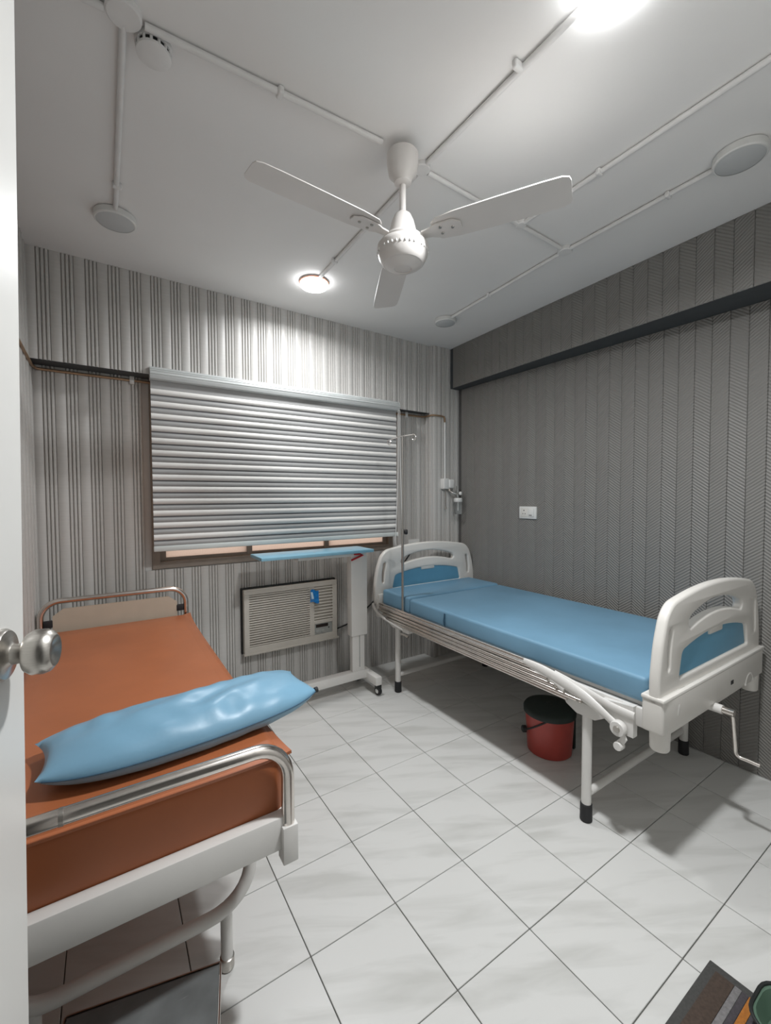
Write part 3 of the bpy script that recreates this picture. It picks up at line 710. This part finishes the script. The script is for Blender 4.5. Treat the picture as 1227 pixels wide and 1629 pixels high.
P('pivot', bed.b().lathe([(0, -.014), (.026, -.014), (.029, -.010), (.029, .010), (.026, .014), (0, .014)], (.832, .010, .480), 24, (1, 0, 0)), 'white_enamel')
P('pivot_bolt', bed.b().lathe([(0, -.020), (.011, -.020), (.013, -.014), (0, -.012)], (.832, .010, .480), 16, (1, 0, 0)), 'steel')
b = bed.b(); b.tube([(.838, .008, .475), (.838, -.008, .445), (.838, .008, .418)], .013, 10, flat=.6); P('latch_arm', b, 'white_enamel')
P('latch_roller', bed.b().lathe([(0, -.015), (.015, -.015), (.017, -.01), (.017, .01), (.015, .015), (0, .015)], (.835, .008, .412), 18, (1, 0, 0)), 'white_enamel')
for x, ya, yb, z in rails[:1] + rails[2:5]:
    P('rail_rivet', bed.b().lathe([(0, -.006), (.005, -.005), (.006, 0), (0, 0)], (x - .008, yb + .012, z), 12, (1, 0, 0)), 'steel')
b = bed.b(); b.tube(smooth_path([(.845, 1.815, .585), (.842, 1.800, .555), (.838, 1.74, .528), (.836, 1.62, .508), (.838, 1.50, .494), (.842, 1.43, .488)], 6), .0125, 12); P('rail_arm', b, 'white_enamel')
b = bed.b(); b.box((.838, 1.375, .470), (.878, 1.445, .505), .004); P('hinge_block', b, 'white_enamel')
P('hinge_pin', bed.b().cyl((.836, 1.37, .455), (.836, 1.45, .455), .007), 'chrome')
# crank at the foot
cx, cy, cz = 1.262, -.135, .508
ck = P('crank', bed.b().cyl((cx, -.06, cz), (cx, cy - .040, cz), .018), 'white_enamel')
P('crank_shaft', bed.b().cyl((cx, cy - .035, cz), (cx, cy - .078, cz), .014), 'chrome', ck)
P('crank_handle', bed.b().tube(smooth_path([(cx, cy - .068, cz + .006), (cx + .012, cy - .07, cz - .03), (cx + .032, cy - .072, cz - .14), (cx + .036, cy - .074, cz - .170), (cx + .037, cy - .085, cz - .182), (cx + .038, cy - .11, cz - .183), (cx + .038, cy - .150, cz - .184)], 6), .0075, 10), 'chrome', ck)

# drip pole clamped to the bed side
t = Thing('drip_pole', 'thin steel drip pole with two hooks on the bed side', 'drip stand', (.858, 1.462, .58))
px_, py_ = .858, 1.462
t.part('lower_tube', t.b().cyl((px_, py_, .585), (px_, py_, 1.135), .0085), 'steel')
t.part('upper_rod', t.b().cyl((px_, py_, 1.13), (px_, py_, 1.765), .0042, seg=10), 'steel')
t.part('clamp_knob', t.b().lathe([(0, 0), (.006, .0), (.006, .012), (.016, .014), (.017, .028), (.013, .034), (0, .035)], (px_, py_, 1.132), 18, (.8, -.6, 0)), 'rubber')
t.part('collar', t.b().cyl((px_, py_, 1.115), (px_, py_, 1.15), .012), 'steel')
hk = t.part('hook_bar', t.b().tube([(px_, py_ - .125, 1.760), (px_, py_, 1.765), (px_, py_ + .155, 1.757)], .0038, 8), 'chrome')
for s, yy in ((-1, py_ - .125), (1, py_ + .155)):
    t.part('hook', t.b().tube(arc((px_, yy + s * .002, 1.742), .018, PI / 2, PI / 2 - s * 1.65 * PI, 14, (0, 1, 0)), .0032, 7), 'chrome', hk)

# ------------------------------------------------------------------ pedal bin under the bed
bx, by, r = 1.190, .568, .121
t = Thing('waste_bin', 'round red pedal bin with dark green lid under the bed', 'bin', (bx, by, 0))
t.part('body', t.b().lathe([(0, 0), (r - .012, 0), (r - .008, .004), (r + .004, .215), (0, .215)], (bx, by, 0), 40), 'red_plastic')
ld = t.part('lid', t.b().lathe([(r - .004, .205), (r + .012, .206), (r + .013, .228), (r + .006, .238), (r - .02, .246), (.03, .252), (0, .252)], (bx, by, 0), 40), 'green_black')
t.part('lid_mark', t.b().lathe([(0, .2535), (.014, .2525), (.016, .251), (0, .250)], (bx, by, 0), 16), 'black_plastic', ld)
vr = Vector((.837, -.547, 0)); vf = Vector((-.547, -.837, 0)); bc = V(bx, by, 0)
hp = [bc + (vr * math.cos(a) + vf * math.sin(a)) * (r + .007) + V(0, 0, z) for a, z in ((PI * .97, .115), (PI * .86, .145), (PI * .76, .175), (PI * .66, .205))]
t.part('handle', t.b().tube(smooth_path(hp, 4), .0042, 8), 'black_plastic')
q = bc - vr * (r + .006) + V(0, 0, .112); t.part('handle_boss', t.b().lathe([(0, 0), (.018, 0), (.018, .018), (.012, .022), (0, .022)], q, 16, -vr), 'black_plastic')
q = bc + vr * (r + .008); t.part('hinge_post', t.b().box(q + V(-.010, -.010, .004), q + V(.010, .010, .215), .003), 'green_black')
t.part('hinge', t.b().box(q + V(-.022, -.022, .208), q + V(.020, .020, .236), .006), 'green_black')

# ------------------------------------------------------------------ brown couch on the left
CR, CL_, CN, CF = -.402, -1.080, .205, 1.845
t = Thing('examination_couch', 'brown vinyl examination couch with chrome end rails along the left wall', 'couch', ((CR + CL_) / 2, 1.0, 0))
def cush(u, v):
    # u around the section (closed), v along the length; returns a puffed slab with pinched seam edges
    return None
x0, x1, yA, yB, za, zbm = CL_ + .012, CR + .002, CN + .017, CF - .03, .515, .708
b = t.b(); b.box((x0, yA, za), (x1, yB, zbm - .004), .034, 5); t.part('cushion', b, 'brown_vinyl')
def topf(u, v):
    px = 2 * u - 1; py = 2 * v - 1; e = max(abs(px), abs(py)); 
    crn = (abs(px) ** 6) * (abs(py) ** 6)
    k = (1 - abs(px) ** 8) * (1 - abs(py) ** 14)
    return V((x0 + x1) / 2 + px * ((x1 - x0) / 2 - .002 + .010 * crn), (yA + yB) / 2 + py * ((yB - yA) / 2 + .002 + .008 * crn), zbm - .020 + .022 * k + .014 * crn)
b = t.b(); b.grid(topf, 36, 60); tt = b.bm
ret = bmesh.ops.solidify(tt, geom=tt.faces[:], thickness=.008)
t.part('cushion_cover', b, 'brown_vinyl')
def beam(a, c, nm='frame_beam'):
    t.part(nm, t.b().box(a, c, .003), 'white_enamel')
beam((CL_, CN - .018, .468), (CR - .004, CN + .016, .552)); beam((CL_, CF - .016, .468), (CR - .004, CF + .016, .552))
beam((CR - .034, CN + .017, .470), (CR - .002, CF - .017, .550)); beam((CL_, CN + .017, .470), (CL_ + .032, CF - .017, .550))
for x in (CR - .008, CL_ + .006):
    for y, s in ((CN - .012, -1), (CF + .012, 1)):
        t.part('rail_socket', t.b().box((x - .020, y - .020, .434), (x + .020, y + .020, .530), .003), 'white_enamel')
def rail(y, z1, r, rad):
    xa, xb = CL_ + .006, CR - .008; zb_ = .515
    pts = [(xb, y, zb_), (xb, y, z1 - rad)] + arc((xb - rad, y, z1 - rad), rad, 0, PI / 2, 8)[1:] + arc((xa + rad, y, z1 - rad), rad, PI / 2, PI, 8) + [(xa, y, zb_)]
    return t.part('end_rail', t.b().tube(pts, r, 16), 'chrome')
rl = rail(CN - .012, .738, .0165, .085)
t.part('rail_joint', t.b().cyl((-.876, CN - .012, .738), (-.868, CN - .012, .738), .0172), 'steel', rl)
rail(CF + .012, .845, .0145, .085)
b = t.b(); zpn = .805
b.poly([(CL_ + .055, CF + .006, .552), (CR - .055, CF + .006, .552), (CR - .055, CF + .006, zpn - .035), (CR - .10, CF + .006, zpn), (CL_ + .10, CF + .006, zpn), (CL_ + .055, CF + .006, zpn - .035)], (0, .006, 0)); t.part('head_panel', b, 'beige_sheet')
for x in (CR - .040, CL_ + .038):
    t.part('panel_bracket', t.b().box((x - .018, CF + .002, .715), (x + .018, CF + .020, .750), .003), 'rubber')
for y in (.412, 1.60):
    xa, xb = CL_ + .055, CR - .048; r = .115; zb_ = .168
    pts = [(xb, y, .470), (xb, y, zb_ + r)] + arc((xb - r, y, zb_ + r), r, 0, -PI / 2, 8)[1:] + arc((xa + r, y, zb_ + r), r, -PI / 2, -PI, 8) + [(xa, y, .470)]
    u = t.part('leg_hoop', t.b().tube(pts, .0185, 14), 'white_enamel')
    for x in (xb - .070, xa + .070):
        lg = t.part('leg', t.b().cyl((x, y, .02), (x, y, .175), .0165), 'white_enamel')
        t.part('foot_cap', t.b().lathe([(0, 0), (.018, 0), (.0205, .005), (.0200, .034), (.017, .036), (0, .036)], (x, y, 0), 18), 'steel', lg)

# pillow
pc = V(-.590, .460, .712); pa = math.radians(6.0); PLX, PLY = .350, .128
pd = V(math.cos(pa), math.sin(pa), 0); pn = V(-math.sin(pa), math.cos(pa), 0)
t = Thing('pillow', 'plump blue vinyl pillow lying across the brown couch', 'pillow', (pc.x, pc.y, .712))
rnd = random.Random(3); wr = [(rnd.uniform(-1, 1), rnd.uniform(-1, 1), rnd.uniform(0, PI), rnd.uniform(5, 16), rnd.uniform(.001, .0035)) for _ in range(26)]
def pil(u, v, s):
    a, c = 2 * u - 1, 2 * v - 1
    ex = .5
    th = max(0, (1 - abs(a) ** 2.6)) ** .55 * max(0, (1 - abs(c) ** 2.2)) ** .60
    pin = 1 - .16 * (abs(a) ** 3) * (1 - abs(c)) ** 0 * 0
    bow = .034 * (1 - a * a); xx = a * PLX * (1 - .055 * (1 - abs(c) ** 2) * abs(a) ** 3); yy = c * PLY * (1 - .10 * (1 - abs(a) ** 2) * 0 - .28 * abs(a) ** 6)
    z = .070 * th if s > 0 else -.052 * th ** .7
    if th > 0:
        for (wa, wc, an, fq, am) in wr:
            g = math.exp(-((a - wa) ** 2 * 6 + (c - wc) ** 2 * 3)); z += am * g * math.sin(fq * (math.cos(an) * a * 2.2 + math.sin(an) * c * .8)) * th * (1 if s > 0 else .5)
    sag = .012 * (1 - a * a)
    z += .004
    p = pc + pd * xx + pn * (yy - bow) + V(0, 0, z + .030 + .022 * a * abs(a) * 0 + .004 * (abs(a) ** 3))
    p.z = max(p.z, .7125) if p.x < CR + .01 else p.z
    return p
b = t.b(); b.grid(lambda u, v: pil(u, v, 1), 64, 30); b.grid(lambda u, v: pil(u, v, -1), 64, 30)
bmesh.ops.remove_doubles(b.bm, verts=b.bm.verts[:], dist=1e-4); bmesh.ops.recalc_face_normals(b.bm, faces=b.bm.faces[:])
t.part('cover', b, 'blue_vinyl', angle=80)
t.part('seam', t.b().tube([pil(k / 60, .0, 1) + V(0, 0, 0) - pn * .0012 for k in range(1, 60)], .0016, 6), 'seam')
t.part('zip_end', t.b().lathe([(0, -.006), (.008, -.005), (.009, .004), (0, .008)], pil(1, .0, 1) - pd * .004, 12, pd), 'rubber')

# ------------------------------------------------------------------ step stool near the couch
t = Thing('step_stool', 'low metal step stool with scuffed dark top beside the couch', 'stool', (-.72, .10, 0))
sz = .205; s0, s1, s2, s3 = (-.885, .315), (-.572, .243), (-.660, -.115), (-.965, -.045)
def q4(inset, z):
    cx_, cy_ = sum(p[0] for p in (s0, s1, s2, s3)) / 4, sum(p[1] for p in (s0, s1, s2, s3)) / 4
    return [(cx_ + (p[0] - cx_) * inset, cy_ + (p[1] - cy_) * inset, z) for p in (s0, s1, s2, s3)]
def scuffed():
    m = mat('scuffed_dark_steel', rgb(108, 112, 112), .42, .0, var=.2, scale=14)
    nt = m.node_tree; n = nt.nodes; l = nt.links; p = n['Principled BSDF']
    tc = n.new('ShaderNodeTexCoord'); mp = n.new('ShaderNodeMapping'); mp.inputs['Scale'].default_value = (14, 160, 1); mp.inputs['Rotation'].default_value = (0, 0, 1.0)
    l.new(tc.outputs['Object'], mp.inputs[0]); nz = n.new('ShaderNodeTexNoise'); nz.inputs['Scale'].default_value = 1.; nz.inputs['Detail'].default_value = 2
    l.new(mp.outputs[0], nz.inputs['Vector']); rp = n.new('ShaderNodeValToRGB'); rp.color_ramp.elements[0].position = .70; rp.color_ramp.elements[1].position = .76
    rp.color_ramp.elements[0].color = (0, 0, 0, 1); rp.color_ramp.elements[1].color = (1, 1, 1, 1); l.new(nz.outputs['Fac'], rp.inputs[0])
    mx = n.new('ShaderNodeMix'); mx.data_type = 'RGBA'; old = p.inputs['Base Color'].links[0].from_socket
    l.new(rp.outputs[0], mx.inputs[0]); l.new(old, mx.inputs[6]); mx.inputs[7].default_value = rgb(140, 142, 142); l.new(mx.outputs[2], p.inputs['Base Color'])
    return m
M['scuffed'] = scuffed()
t.part('tread', t.b().poly(q4(.985, sz - .02), (0, 0, .02)), 'scuffed', smooth=False)
b = t.b(); A = q4(1.0, sz - .030)
for i in range(4):
    p, q = Vector(A[i]), Vector(A[(i + 1) % 4]); e = (q - p).normalized(); nrm = Vector((e.y, -e.x, 0))
    b.poly([p, q, q + nrm * -.003, p + nrm * -.003], (0, 0, .0315))
t.part('edge_band', b, 'steel', smooth=False)
for p in q4(.90, 0):
    lg = t.part('leg', t.b().cyl((p[0], p[1], .012), (p[0], p[1], sz - .02), .0125), 'white_enamel')
    t.part('rubber_foot', t.b().cyl((p[0], p[1], 0), (p[0], p[1], .03), .0155), 'rubber', lg)

# ------------------------------------------------------------------ doormat and green tub
t = Thing('doormat', 'dark grey doormat with brown centre and coloured stripes', 'doormat', (.38, -.62, 0))
mx0, mx1, my0, my1 = -.08, .666, -.86, -.353
t.part('border', t.b().box((mx0, my0, 0.0005), (mx1, my1, .008), .003), 'mat_grey')
for (a, c, m, n) in ((-.4195, my1 - .022, 'mat_brown', 'stripe'), (-.436, -.4195, 'mat_lightgrey', 'stripe'), (-.451, -.436, 'mat_slate', 'stripe'), (-.468, -.451, 'mat_orange', 'stripe'), (-.53, -.468, 'mat_slate', 'stripe'), (-.60, -.53, 'mat_brown', 'stripe'), (my0 + .025, -.60, 'mat_slate', 'stripe')):
    t.part(n, t.b().box((mx0 + .03, a + .0004, .006), (mx1 - .024, c - .0004, .0098), .001), m)
t = Thing('plastic_tub', 'dark green plastic tub with dark rim standing on the doormat', 'tub', (.60, -.562, .010))
def rr(cx, cy, hx_, hy_, r, n=6):
    out = []
    for sx, sy, a0 in ((1, 1, 0), (-1, 1, PI / 2), (-1, -1, PI), (1, -1, 1.5 * PI)):
        for k in range(n + 1):
            a = a0 + PI / 2 * k / n; out.append((cx + sx * (hx_ - r) + r * math.cos(a), cy + sy * (hy_ - r) + r * math.sin(a)))
    return out
b = t.b(); tt = bmesh.new(); rings = []
for hx_, hy_, z in ((.070, .070, .011), (.084, .084, .062), (.086, .086, .070), (.078, .078, .068), (.060, .060, .020)):
    rings.append([tt.verts.new((x, y, z)) for x, y in rr(.600, -.562, hx_, hy_, .058)])
N = len(rings[0])
for A, C2 in zip(rings[:-1], rings[1:]):
    for k in range(N): tt.faces.new((A[k], A[(k + 1) % N], C2[(k + 1) % N], C2[k]))
tt.faces.new(rings[0]); tt.faces.new(rings[-1]); bmesh.ops.recalc_face_normals(tt, faces=tt.faces[:]); b._add(tt)
t.part('body', b, 'green_tub')
t.part('rim', t.b().tube([(x, y, .070) for x, y in rr(.600, -.562, .086, .086, .058)], .0045, 8, closed=True), 'black_plastic')
